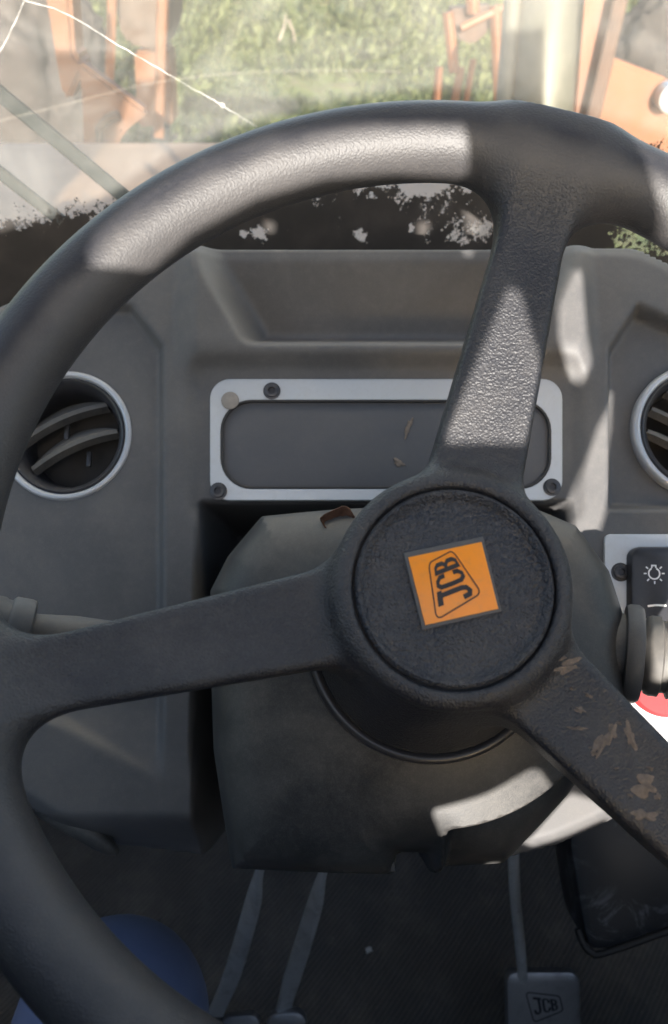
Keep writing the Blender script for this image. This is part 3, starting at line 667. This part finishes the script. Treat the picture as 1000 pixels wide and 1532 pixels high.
# white crumb on the mat
cr = atz(552, 1421, 0.013); bm = bmesh.new(); bmesh.ops.create_icosphere(bm, subdivisions=2, radius=0.004)
for v in bm.verts: v.co *= 1 + 0.35 * random.uniform(-1, 1); v.co.z *= 0.6
o = bm_obj('pebble', bm, M['white'], None); o.location = tuple(cr); tag(o, 'tiny white pebble lying on the ribbed floor mat', 'pebble')
# black box on the right of the footwell
con = thing('side_console', 'scuffed black plastic housing low on the right beside the pedal', 'console', loc=tuple(atd(950, 1340, 0.66)))
oc = atd(950, 1340, 0.66); frc = frame_from(oc, cam2w((-0.12, -0.2, -1.0)))
cl = [tuple(frc.loc(a, b)[:2]) for a, b in ((1250, 1300), (1250, 1150), (850, 1150), (852, 1268), (862, 1330), (872, 1390), (878, 1412), (890, 1424), (910, 1424), (1000, 1392))]
Mm = frc.matrix(); Mm.translation = (0, 0, 0)
t = NT('scuffed_black'); sc_ = t.math('MULTIPLY', t.ramp(t.noise(30, 6, 0.7, dist=1.5), 0.50, 0.66), t.ramp(t.noise(9, 2), 0.42, 0.58))
M['scuff'] = t.done(t.bsdf(t.mix(t.math('MULTIPLY', sc_, 0.6), (0.012, 0.013, 0.016), (0.16, 0.16, 0.17)), 0.42, nrm=t.bump(t.noise(400, 2), 0.1, 0.0004)))
slab('body', cl, -0.10, 0.0, M['scuff'], con, 0.008, Mm)
tube('edge_lip', smooth_path([frc.world((*frc.loc(a, b)[:2], -0.004)) - oc for a, b in ((866, 1392), (874, 1414), (886, 1427), (904, 1429), (1000, 1396), (1100, 1360))], 5), 0.003, M['black'], con, 8)
# knee of the driver
kn = [(-0.235, -0.12, 0.40), (-0.225, 0.02, 0.44)]
K = atd(172, 1520, 0.56); H = K + np.array([-0.055, -0.30, -0.035]); Sh = K + np.array([-0.03, 0.0, -0.16]); FT = K + np.array([-0.05, 0.03, -0.36])
def cap_(p, a, b, ra, rb):
    ab = b - a; t_ = np.clip(((p - a) @ ab) / (ab @ ab), 0, 1); return np.linalg.norm(p - a - t_[:, None] * ab, axis=1) - (ra + (rb - ra) * t_)
def leg_sdf(p):
    d = smin(cap_(p, H, K, 0.074, 0.058), cap_(p, K, Sh, 0.056, 0.054), 0.03); d = smin(d, cap_(p, Sh, FT, 0.054, 0.040), 0.02)
    w = 0.0012 * np.sin(70 * p[:, 2] + 22 * p[:, 0] + 30 * p[:, 1]) * np.exp(-((p[:, 2] - K[2]) / 0.05) ** 2)
    return d + w
A_ = np.array([H, K, Sh, FT]); pts, nrm, quads = surface_nets(leg_sdf, A_.min(0) - 0.09, A_.max(0) + 0.09, 0.008)
o = nets_obj('person', pts, nrm, quads, M['blue']); tag(o, 'bent knee in plain blue trousers below the left of the steering wheel', 'person')

# ================================================================== WINDSCREEN
YW = 0.66
ws = thing('windscreen', 'dusty cracked windscreen with peeling black border along its lower edge', 'windscreen', loc=(0, YW, 0.70))
L0 = lambda px, py, y=0.0: at(px, py, YW + y) - np.array([0, YW, 0.70])
def glass_mat():
    t = NT('dusty_glass'); tr = t.n('ShaderNodeBsdfTransparent'); tr.inputs[0].default_value = (0.93, 0.95, 0.93, 1)
    df = t.n('ShaderNodeBsdfDiffuse'); df.inputs[0].default_value = (0.80, 0.76, 0.715, 1)
    tl = t.n('ShaderNodeBsdfTranslucent'); tl.inputs[0].default_value = (0.80, 0.77, 0.72, 1)
    m1 = t.n('ShaderNodeMixShader'); m1.inputs[0].default_value = 0.5; t.t.links.new(df.outputs[0], m1.inputs[1]); t.t.links.new(tl.outputs[0], m1.inputs[2])
    big = t.ramp(t.noise(11, 7, 0.68, dist=1.0), 0.32, 0.70, 0.030, 0.105); fn = t.ramp(t.noise(240, 3, 0.7), 0.55, 0.8, 0.0, 0.02)
    m2 = t.n('ShaderNodeMixShader'); t.t.links.new(t.math('ADD', big, fn), m2.inputs[0]); t.t.links.new(tr.outputs[0], m2.inputs[1]); t.t.links.new(m1.outputs[0], m2.inputs[2])
    gl = t.n('ShaderNodeBsdfGlossy'); gl.inputs['Roughness'].default_value = 0.03; fr = t.n('ShaderNodeFresnel'); fr.inputs[0].default_value = 1.25
    m3 = t.n('ShaderNodeMixShader'); t.t.links.new(fr.outputs[0], m3.inputs[0]); t.t.links.new(m2.outputs[0], m3.inputs[1]); t.t.links.new(gl.outputs[0], m3.inputs[2])
    return t.done(m3.outputs[0])
M['glass'] = glass_mat()
box_obj('pane', (0, 0.003, 0.53), (1.30, 0.005, 1.06), M['glass'], ws, 0.0)
def frit_mat():
    t = NT('peeling_black_coating'); sx = t.n('ShaderNodeSeparateXYZ'); t.t.links.new(t.tc.outputs['Object'], sx.inputs[0]); X, Z = sx.outputs[0], sx.outputs[2]
    a = L0(0, 326); b = L0(580, 266); sl_ = (b[2] - a[2]) / (b[0] - a[0])
    f = t.math('SUBTRACT', t.math('MULTIPLY_ADD', X, sl_, float(a[2] - sl_ * a[0])), Z)        # height left under the coating's upper edge
    f = t.math('MULTIPLY', f, 60.0); hol = 0.0
    for px, py, r, k in ((632, 286, 44, 1.35), (690, 350, 46, 1.15), (735, 335, 26, 0.9), (541, 352, 16, 2.6), (388, 349, 15, 2.6), (365, 350, 8, 1.8), (556, 294, 8, 1.7), (615, 343, 9, 1.5), (985, 330, 75, 3.0), (700, 282, 16, 1.2)):
        c = L0(px, py); rr_ = r / F * 0.62
        dx = t.math('SUBTRACT', X, float(c[0])); dz = t.math('SUBTRACT', Z, float(c[2]))
        d = t.math('SQRT', t.math('ADD', t.math('MULTIPLY', dx, dx), t.math('MULTIPLY', dz, dz)))
        hol = t.math('ADD', hol, t.ramp(d, float(rr_ * 1.6), 0.0, 0.0, min(k, 1.9)))
    f = t.math('SUBTRACT', t.math('MINIMUM', f, 1.3), hol)
    nz = t.math('SUBTRACT', t.noise(85, 8, 0.75), 0.5); f = t.math('ADD', f, t.math('MULTIPLY', nz, 5.0)); f = t.math('ADD', f, t.math('MULTIPLY', t.math('SUBTRACT', t.noise(330, 4, 0.7), 0.5), 3.2))
    n2 = t.ramp(t.noise(420, 2, 0.5), 0.73, 0.76); f = t.math('SUBTRACT', f, t.math('MULTIPLY', n2, 0.0))
    mask = t.ramp(f, 0.10, 0.16)
    tr = t.n('ShaderNodeBsdfTransparent'); bs = t.bsdf(t.mix(t.ramp(t.noise(30, 5), 0.4, 0.75), (0.016, 0.013, 0.011), (0.035, 0.028, 0.024)), 0.7)
    m = t.n('ShaderNodeMixShader'); t.t.links.new(mask, m.inputs[0]); t.t.links.new(tr.outputs[0], m.inputs[1]); t.t.links.new(bs, m.inputs[2])
    return t.done(m.outputs[0])
M['frit'] = frit_mat()
fz = L0(500, 200)[2]
mesh_obj('border_coating', [(-0.64, -0.0012, 0), (0.64, -0.0012, 0), (0.64, -0.0012, fz), (-0.64, -0.0012, fz)], [(0, 1, 2, 3)], M['frit'], ws, smooth=False)
t = NT('crack_white'); df = t.n('ShaderNodeBsdfDiffuse'); df.inputs[0].default_value = (0.62, 0.60, 0.57, 1); tr = t.n('ShaderNodeBsdfTransparent')
m1 = t.n('ShaderNodeMixShader'); t.t.links.new(t.ramp(t.noise(60, 4), 0.35, 0.7, 0.06, 0.36), m1.inputs[0]); t.t.links.new(tr.outputs[0], m1.inputs[1]); t.t.links.new(df.outputs[0], m1.inputs[2]); M['crack'] = t.done(m1.outputs[0])
t = NT('dust_line'); tr = t.n('ShaderNodeBsdfTransparent'); df = t.n('ShaderNodeBsdfDiffuse'); df.inputs[0].default_value = (0.75, 0.68, 0.58, 1); m1 = t.n('ShaderNodeMixShader'); m1.inputs[0].default_value = 0.02
t.t.links.new(tr.outputs[0], m1.inputs[1]); t.t.links.new(df.outputs[0], m1.inputs[2]); M['dustline'] = t.done(m1.outputs[0])
def jig(P, a): return [tuple(np.array(p) + rng.uniform(-a, a, 3) * (1, 0.1, 1)) for p in P]
tube('crack', jig(smooth_path([L0(a, b, -0.001) for a, b in ((33, -25), (36, 0), (80, 12), (130, 38), (190, 75), (250, 110), (300, 139), (333, 158), (362, 176), (395, 197))], 5), 0.0004), 0.00055, M['crack'], ws, 5)
tube('crack', jig(smooth_path([L0(a, b, -0.001) for a, b in ((36, 2), (25, 28), (10, 60), (-20, 110))], 4), 0.0003), 0.0006, M['crack'], ws, 5)
c = L0(333, 158, -0.001); lathe('impact_chip', [(0.0022, 0), (0.0015, 0.0006), (0, 0.0008)], M['crack'], ws, axis_matrix(c, (0, -1, 0)), 9)
tube('wiper_sweep_edge', smooth_path([L0(a, b, -0.0004) for a, b in ((-60, 200), (0, 181), (100, 156), (200, 130), (300, 114), (400, 107), (520, 105), (600, 108))], 6), 0.0012, M['dustline'], ws, 5)
wp = thing('wiper', 'dark wiper arm slanting across the lower left of the windscreen', 'wiper', loc=(0, YW + 0.03, 0.70))
L1 = lambda px, py, y=0.0: at(px, py, YW + 0.03 + y) - np.array([0, YW + 0.03, 0.70])
M['wip'] = plain('wiper_grey', (0.010, 0.012, 0.013), 0.8, 80, 0.3)
tube('arm', [L1(a, b, 0.012) for a, b in ((-60, 90), (0, 140), (100, 222), (215, 318))], 0.005, M['wip'], wp, sq=(0.006, 0.012))
tube('blade', [L1(a, b, -0.004) for a, b in ((-60, 218), (0, 258), (60, 305), (110, 345))], 0.005, M['wip'], wp, sq=(0.010, 0.010))

# ================================================================== CAB SHELL (roof above; unseen rear wall added, its openings cut to shape sun patches)
YR = -0.25
def back(p): p = np.asarray(p); t_ = (p[1] - YR) / LDIR[1]; q = p - LDIR * t_; return (q[0], q[2])
def hit_column(px, py):
    d = ray(px, py); p0 = WH.inv(CAM); dl = np.array([d @ WH.ex, d @ WH.ey, d @ WH.ez]); dl /= np.linalg.norm(dl); t_ = 0.33
    for _ in range(120): t_ += max(0.0, 0.7 * float(column_sdf((p0 + dl * t_)[None])[0]))
    return WH.world(p0 + dl * min(t_, 0.6))
def colpoly(P): return np.array([back(hit_column(a, b)) for a, b in P])
def lightpoly(fr, h, P): return np.array([back(fr.world(fr.loc(a, b, h))) for a, b in P])
OPEN = [
 lightpoly(WH, 0.012, ((122, 392), (150, 345), (215, 290), (300, 240), (400, 205), (500, 188), (560, 184), (640, 184), (690, 186), (712, 268), (600, 260), (490, 268), (385, 298), (285, 352), (222, 412), (192, 404))),
 lightpoly(WH, -0.004, ((764, 412), (778, 440), (812, 556), (794, 668), (666, 668), (717, 540), (755, 440))),
 lightpoly(WH, 0.012, ((925, 170), (1080, 190), (1080, 520), (1000, 330))),
 lightpoly(DA, 0.0, ((862, 395), (872, 500), (884, 540), (866, 584), (846, 545), (826, 500), (826, 450), (846, 405))),
 lightpoly(DA, 0.0, ((932, 572), (928, 650), (918, 720), (902, 778), (885, 830), (850, 870), (838, 800), (868, 720), (895, 640))),
 lightpoly(DA, 0.0, ((903, 822), (1200, 822), (1200, 1250), (915, 1250), (880, 1090), (900, 1000))),
 colpoly(((646, 1212), (725, 1190), (802, 1146), (838, 1182), (800, 1210), (662, 1254))),
 colpoly(((612, 1278), (744, 1266), (744, 1292), (618, 1296))),
 lightpoly(DA, -0.004, ((846, 1178), (930, 1200), (905, 1222), (850, 1246), (764, 1274))),
 lightpoly(DA, 0.0, ((690, 352), (718, 352), (705, 400))), lightpoly(DA, 0.0, ((400, 352), (428, 352), (416, 384))),
 np.array([back(at(a, b, YW)) for a, b in ((-330, 440), (0, 345), (150, 298), (250, 232), (350, 190), (500, 150), (650, 130), (850, 150), (1000, 200), (1330, 330), (1330, -1400), (-330, -1400))]),
]
gx0, gx1, gz0, gz1, gs = -0.68, 0.68, 0.0, 1.365, 0.0042
xs = np.arange(gx0, gx1, gs); zs = np.arange(gz0, gz1, gs); XX, ZZ = np.meshgrid(xs, zs, indexing='ij'); PP = np.column_stack([XX.ravel(), ZZ.ravel()])
def open_sdf(q):
    d = np.full(len(q), 1e9)
    for pl in OPEN: d = np.minimum(d, poly_sdf(q, pl))
    return d
dd = open_sdf(PP); near = np.abs(dd) < gs * 0.75
for _ in range(2):
    q = PP[near]; e = 1e-4; g = np.column_stack([(open_sdf(q + (e, 0)) - open_sdf(q - (e, 0))) / (2 * e), (open_sdf(q + (0, e)) - open_sdf(q - (0, e))) / (2 * e)])
    PP[near] = q - np.clip(open_sdf(q)[:, None] * g, -gs * 0.45, gs * 0.45)
nx, nz = len(xs), len(zs); I = np.arange(nx * nz).reshape(nx, nz); Q = np.stack([I[:-1, :-1], I[1:, :-1], I[1:, 1:], I[:-1, 1:]], -1).reshape(-1, 4)
Q = Q[dd[Q].mean(1) > 0]; usd = np.unique(Q); rem = -np.ones(nx * nz, int); rem[usd] = np.arange(len(usd))
M['trim'] = plain('grey_cab_lining', (0.16, 0.155, 0.15), 0.8, 20, 0.2)
rw = mesh_obj('sun_gobo_wall', [(x, YR, z) for x, z in PP[usd]], rem[Q], M['trim'], None, smooth=False); tag(rw, kind='structure')  # added out of view as a gobo, breaks the sunlight into patches
o = box_obj('cab_roof', (0, -0.10, 1.80), (1.40, 0.70, 0.06), M['trim'], None, 0.0); tag(o, kind='structure')
for s in (-1, 1):
    o = box_obj('cab_pillar', (s * 0.69, YW, 1.22), (0.06, 0.06, 1.10), M['trim'], None, 0.005); tag(o, kind='structure')

# ================================================================== OUTSIDE
def mat_paint():
    t = NT('faded_orange_paint'); d = t.ramp(t.noise(5, 6, 0.65), 0.4, 0.75); f = t.ramp(t.noise(40, 4, 0.6), 0.55, 0.8)
    m = t.math('ADD', t.math('MULTIPLY', d, 0.4), t.math('MULTIPLY', f, 0.35)); return t.done(t.bsdf(t.mix(m, (0.16, 0.055, 0.020), (0.075, 0.05, 0.04)), 0.6))
M['paint'] = mat_paint()
M['hood'] = plain('faded_hood_paint', (0.52, 0.31, 0.20), 0.6, 6, 0.35)
M['rust'] = plain('rusty_brown', (0.10, 0.06, 0.045), 0.85, 20, 0.5)
M['cyl'] = metal('worn_cylinder_paint', (0.13, 0.115, 0.095), 0.5, 0.2, 0.4, sc=9)
M['rock'] = plain('rough_dark_rock', (0.045, 0.037, 0.036), 0.95, 9, 0.7, 0.8)
M['concrete'] = plain('pale_concrete', (0.36, 0.29, 0.25), 0.9, 3, 0.35)
t = NT('grassy_ground'); n1 = t.ramp(t.noise(0.6, 6, 0.65), 0.35, 0.7); n2 = t.ramp(t.noise(5, 5, 0.7), 0.4, 0.7)
M['ground'] = t.done(t.bsdf(t.mix(n2, t.mix(n1, (0.075, 0.095, 0.03), (0.14, 0.15, 0.05)), (0.13, 0.11, 0.06)), 0.95, nrm=t.bump(n2, 0.5, 0.1)))
GZ = -1.3
V = []; Fc = []; ys = [-30, 0.9, 4, 8, 10, 12, 14, 17, 21, 26, 34, 50, 120]; zb = [0, 0, 0, 0, 0.05, 0.35, 0.9, 1.9, 3.2, 4.8, 6.5, 8, 10]
for y, z in zip(ys, zb):
    for x in (-80, -20, -6, 0, 6, 20, 80): V.append((x, y, GZ + z))
for i in range(len(ys) - 1):
    for j in range(6): Fc.append((7 * i + j, 7 * i + j + 1, 7 * i + 8 + j, 7 * i + 7 + j))
g = mesh_obj('ground', V, Fc, M['ground']); tag(g, kind='structure')
# grass and weeds on the bank
t = NT('grass_blades'); at_ = t.n('ShaderNodeAttribute', attribute_name='tint'); 
tl = t.n('ShaderNodeBsdfTranslucent'); cmix = t.mix(at_.outputs['Fac'], (0.022, 0.042, 0.017), (0.16, 0.17, 0.07)); t.t.links.new(cmix, tl.inputs[0]); bs = t.bsdf(cmix, 0.7)
m1 = t.n('ShaderNodeMixShader'); m1.inputs[0].default_value = 0.35; t.t.links.new(bs, m1.inputs[1]); t.t.links.new(tl.outputs[0], m1.inputs[2]); M['grass'] = t.done(m1.outputs[0])
def gz(y): return GZ + np.interp(y, ys, zb)
NB = 70000; Y = 8.5 + 15 * rng.random(NB) ** 1.3; X = rng.uniform(-1, 1, NB) * (1.0 + 0.46 * Y)
clump = np.sin(X * 1.7 + 2 * np.sin(Y * 0.9)) + np.sin(Y * 2.1 + X * 0.6) + rng.normal(0, 0.5, NB)
keep = clump > -0.9; X, Y, clump = X[keep], Y[keep], clump[keep]; NB = len(X)
Ln = rng.uniform(0.05, 0.24, NB) * (1 + 0.3 * clump.clip(0)); Wd = rng.uniform(0.008, 0.028, NB) * 1.5; az = rng.uniform(0, 6.283, NB); lean = rng.uniform(0.2, 1.6, NB)
B0 = np.column_stack([X, Y, gz(Y)]); dr = np.column_stack([np.cos(az), np.sin(az), np.zeros(NB)]); sd = np.column_stack([-np.sin(az + 0.8), np.cos(az + 0.8), np.zeros(NB)])
Mid = B0 + dr * (Ln * lean * 0.35)[:, None] + np.array([0, 0, 1]) * (Ln * 0.6)[:, None]; Tip = B0 + dr * (Ln * lean)[:, None] + np.array([0, 0, 1]) * (Ln * (1 - 0.45 * lean))[:, None]
VV_ = np.stack([B0 - sd * Wd[:, None], B0 + sd * Wd[:, None], Mid + sd * Wd[:, None], Mid - sd * Wd[:, None], Tip], 1).reshape(-1, 3)
FF = []
for i in range(NB): k = 5 * i; FF += [(k, k + 1, k + 2, k + 3), (k + 3, k + 2, k + 4)]
g = mesh_obj('grass', VV_, FF, M['grass'], smooth=False); tag(g, 'sunlit green and yellow grass covering the bank outside', 'grass', kind='stuff')
tint = np.clip(0.45 + 0.16 * clump + 0.14 * X / 4 + rng.normal(0, 0.18, NB), 0, 1); atr = g.data.attributes.new('tint', 'FLOAT', 'POINT'); atr.data.foreach_set('value', np.repeat(tint, 5).astype(np.float32))
# dead twigs in the grass
for (a, b, lab) in (((418, 60), (428, 20), 'pale dead twig leaning in the grass, left of two'), ((432, 30), (442, 78), 'pale dead twig leaning in the grass, right of two')):
    y_ = 12.5; p, q = at(*a, y_), at(*b, y_ + 0.15); o = tube('twig', smooth_path([p, (p + q) / 2 + np.array([0.03, 0, 0.02]), q], 3), [0.012, 0.011, 0.010, 0.009, 0.008, 0.006, 0.004], M['concrete']); tag(o, lab, 'twig')
# engine hood in front of the windscreen
def prism(name, px, Y, th, mat_, parent=None, off=None, bev=0.01):
    off = np.zeros(3) if off is None else np.asarray(off); P = [at(a, b, Y) - off for a, b in px]; bm = bmesh.new()
    A = [bm.verts.new(p) for p in P]; B = [bm.verts.new(p + np.array([0, th, 0])) for p in P]; n = len(P)
    f1 = bm.faces.new(A); f2 = bm.faces.new(B[::-1])
    for i in range(n): bm.faces.new((A[i], A[(i + 1) % n], B[(i + 1) % n], B[i]))
    bmesh.ops.recalc_face_normals(bm, faces=bm.faces)
    bmesh.ops.bevel(bm, geom=list(bm.edges), offset=bev, segments=2, affect='EDGES')
    return bm_obj(name, bm, mat_, parent)
def barpx(name, a, b, Y, wpx, mat_, parent=None, off=None, flat=0.5, Y2=None):
    off = np.zeros(3) if off is None else np.asarray(off); p, q = at(*a, Y), at(*b, Y2 or Y); w = wpx / F * Y * 0.93
    return tube(name, [p - off, (p + q) / 2 - off, q - off], w / 2, mat_, parent, sq=(w, w * flat + 0.01))
hd = thing('engine_hood', 'faded pale orange engine hood just outside the windscreen', 'hood', loc=(-0.3, 1.4, 0.50))
box_obj('top_panel', (0.05, 0.03, -0.03), (1.30, 1.42, 0.06), M['hood'], hd, 0.025)
box_obj('raised_cover', (-0.28, -0.40, 0.02), (0.30, 0.35, 0.05), M['hood'], hd, 0.02)
box_obj('side_skirt', (0.05, 0.03, -0.5), (1.24, 1.36, 0.88), M['hood'], hd, 0.02)
# loader arms and linkage
o0 = at(150, 150, 2.3); la = thing('front_loader', 'orange steel loader arm with triangular plate at the left', 'loader', loc=tuple(o0))
prism('arm', ((62, -40), (104, -40), (112, 84), (128, 98), (104, 152), (92, 142)), 2.3, 0.10, M['paint'], la, o0)
prism('gusset_plate', ((114, 88), (222, 168), (184, 200), (168, 232), (160, 262), (126, 262), (122, 140)), 2.25, 0.05, M['paint'], la, o0)
tube('hose', [at(a, b, 2.22) - o0 for a, b in ((178, 172), (160, 178), (148, 192), (150, 220), (157, 248))], 0.012, M['rust'], la)
o1 = at(210, 130, 2.9); pt = thing('post_frame', 'orange posts with a dark box between them, right of the gusset plate', 'post', loc=tuple(o1))
barpx('bar', (169, -30), (163, 140), 2.9, 13, M['paint'], pt, o1); barpx('bar', (244, -30), (238, 205), 2.8, 15, M['paint'], pt, o1)
prism('dark_box', ((172, -40), (252, -40), (254, 40), (238, 78), (192, 66), (176, 40)), 2.95, 0.3, M['rust'], pt, o1)
prism('orange_box', ((200, 76), (252, 74), (258, 190), (206, 190)), 3.0, 0.15, M['paint'], pt, o1)
prism('foot', ((226, 190), (250, 190), (254, 240), (222, 240)), 2.8, 0.08, M['wip'], pt, o1)
o2 = at(705, 90, 3.6); lk = thing('bucket_linkage', 'cluster of thin sunlit orange link bars in the grass ahead', 'linkage', loc=tuple(o2))
for a, b, w in (((670, 18), (680, 108), 15), ((741, 8), (748, 165), 15), ((657, 100), (652, 170), 11), ((690, 100), (678, 170), 12), ((708, 88), (695, 170), 9), ((690, 42), (768, 4), 11), ((705, -30), (708, 20), 18)):
    barpx('link_bar', a, b, 3.6, w, M['paint'], lk, o2)
prism('pivot_block', ((672, 14), (738, 8), (734, 46), (708, 68), (684, 58)), 3.65, 0.12, M['rust'], lk, o2)
o3 = at(815, 80, 2.0); hc = thing('hydraulic_cylinder', 'thick beige hydraulic cylinder standing outside the windscreen at the right', 'cylinder', loc=tuple(o3))
pA, pB = at(828, -60, 2.1), at(806, 190, 1.95); ax = (pB - pA); Lc = np.linalg.norm(ax); rC = 47 / F * 2.0 * 0.93
lathe('barrel', [(0, 0), (rC * 0.98, 0), (rC, 0.01), (rC, Lc), (rC * 0.9, Lc + 0.01), (0, Lc + 0.01)], M['cyl'], hc, axis_matrix(pA - o3, ax), 48)
tube('pipe', [pA - o3 + np.array([-rC * 1.15, -0.02, 0]), pB - o3 + np.array([-rC * 1.15, -0.02, 0])], 0.02, M['cyl'], hc)
o4 = at(900, 100, 2.3); ra = thing('front_loader', 'orange steel loader arm with dark edge beside the beige cylinder', 'loader', loc=tuple(o4))
prism('arm', ((872, -40), (930, -40), (890, 150), (880, 230), (850, 230), (860, 120)), 2.3, 0.10, M['paint'], ra, o4)
barpx('dark_edge', (938, -40), (884, 190), 2.25, 20, M['rust'], ra, o4)
prism('gusset_plate', ((912, 84), (1000, 118), (1120, 200), (1120, 290), (900, 260), (886, 170)), 2.35, 0.06, M['paint'], ra, o4)
lathe('pin', [(0, 0), (0.035, 0), (0.035, 0.05), (0.02, 0.06), (0, 0.06)], M['ring'], ra, axis_matrix(at(998, 142, 2.34) - o4, (0, -1, 0)), 24)
def boulder(px, py, Y, r, label, sq):
    bm = bmesh.new(); bmesh.ops.create_icosphere(bm, subdivisions=5, radius=1.0); ph = rng.uniform(0, 6, 8)
    from mathutils import noise as mn
    for v in bm.verts:
        d = v.co.normalized(); k = 1 + 0.22 * mn.noise(d * 1.5 + Vector((ph[0], 0, 0))) + 0.13 * mn.noise(d * 4 + Vector((0, ph[1], 0))) + 0.08 * mn.noise(d * 11) + 0.04 * mn.noise(d * 26)
        v.co = Vector((d.x * sq[0], d.y * sq[1], d.z * sq[2])) * k * r
    o = bm_obj('boulder', bm, M['rock'], None, sharp=180); o.location = tuple(at(px, py, Y)); tag(o, label, 'boulder')
boulder(20, 120, 6.0, 0.62, 'big rough dark boulder behind the left loader arm', (1.0, 0.8, 1.5))
boulder(985, 130, 5.5, 0.45, 'rough dark grey boulder at the upper right behind the arm', (0.85, 0.8, 1.15))
for nm, q, lab in (('concrete_slab', ((515, 165), (512, 122), (655, 114), (668, 165)), 'pinkish concrete slab lying at the foot of the grass bank'), ('gravel_patch', ((240, 210), (272, 168), (432, 160), (440, 205)), 'grey gravel patch on the ground left of the concrete slab')):
    P = [atz(a, b, GZ + 0.12) for a, b in q]; bm = bmesh.new(); A = [bm.verts.new(p) for p in P]; B = [bm.verts.new(p - np.array([0, 0, 0.12])) for p in P]
    bm.faces.new(A); bm.faces.new(B[::-1])
    for i in range(4): bm.faces.new((A[i], A[(i + 1) % 4], B[(i + 1) % 4], B[i]))
    o = bm_obj(nm, bm, M['concrete'] if nm == 'concrete_slab' else M['rock'], None, smooth=False); tag(o, lab, nm.split('_')[-1])
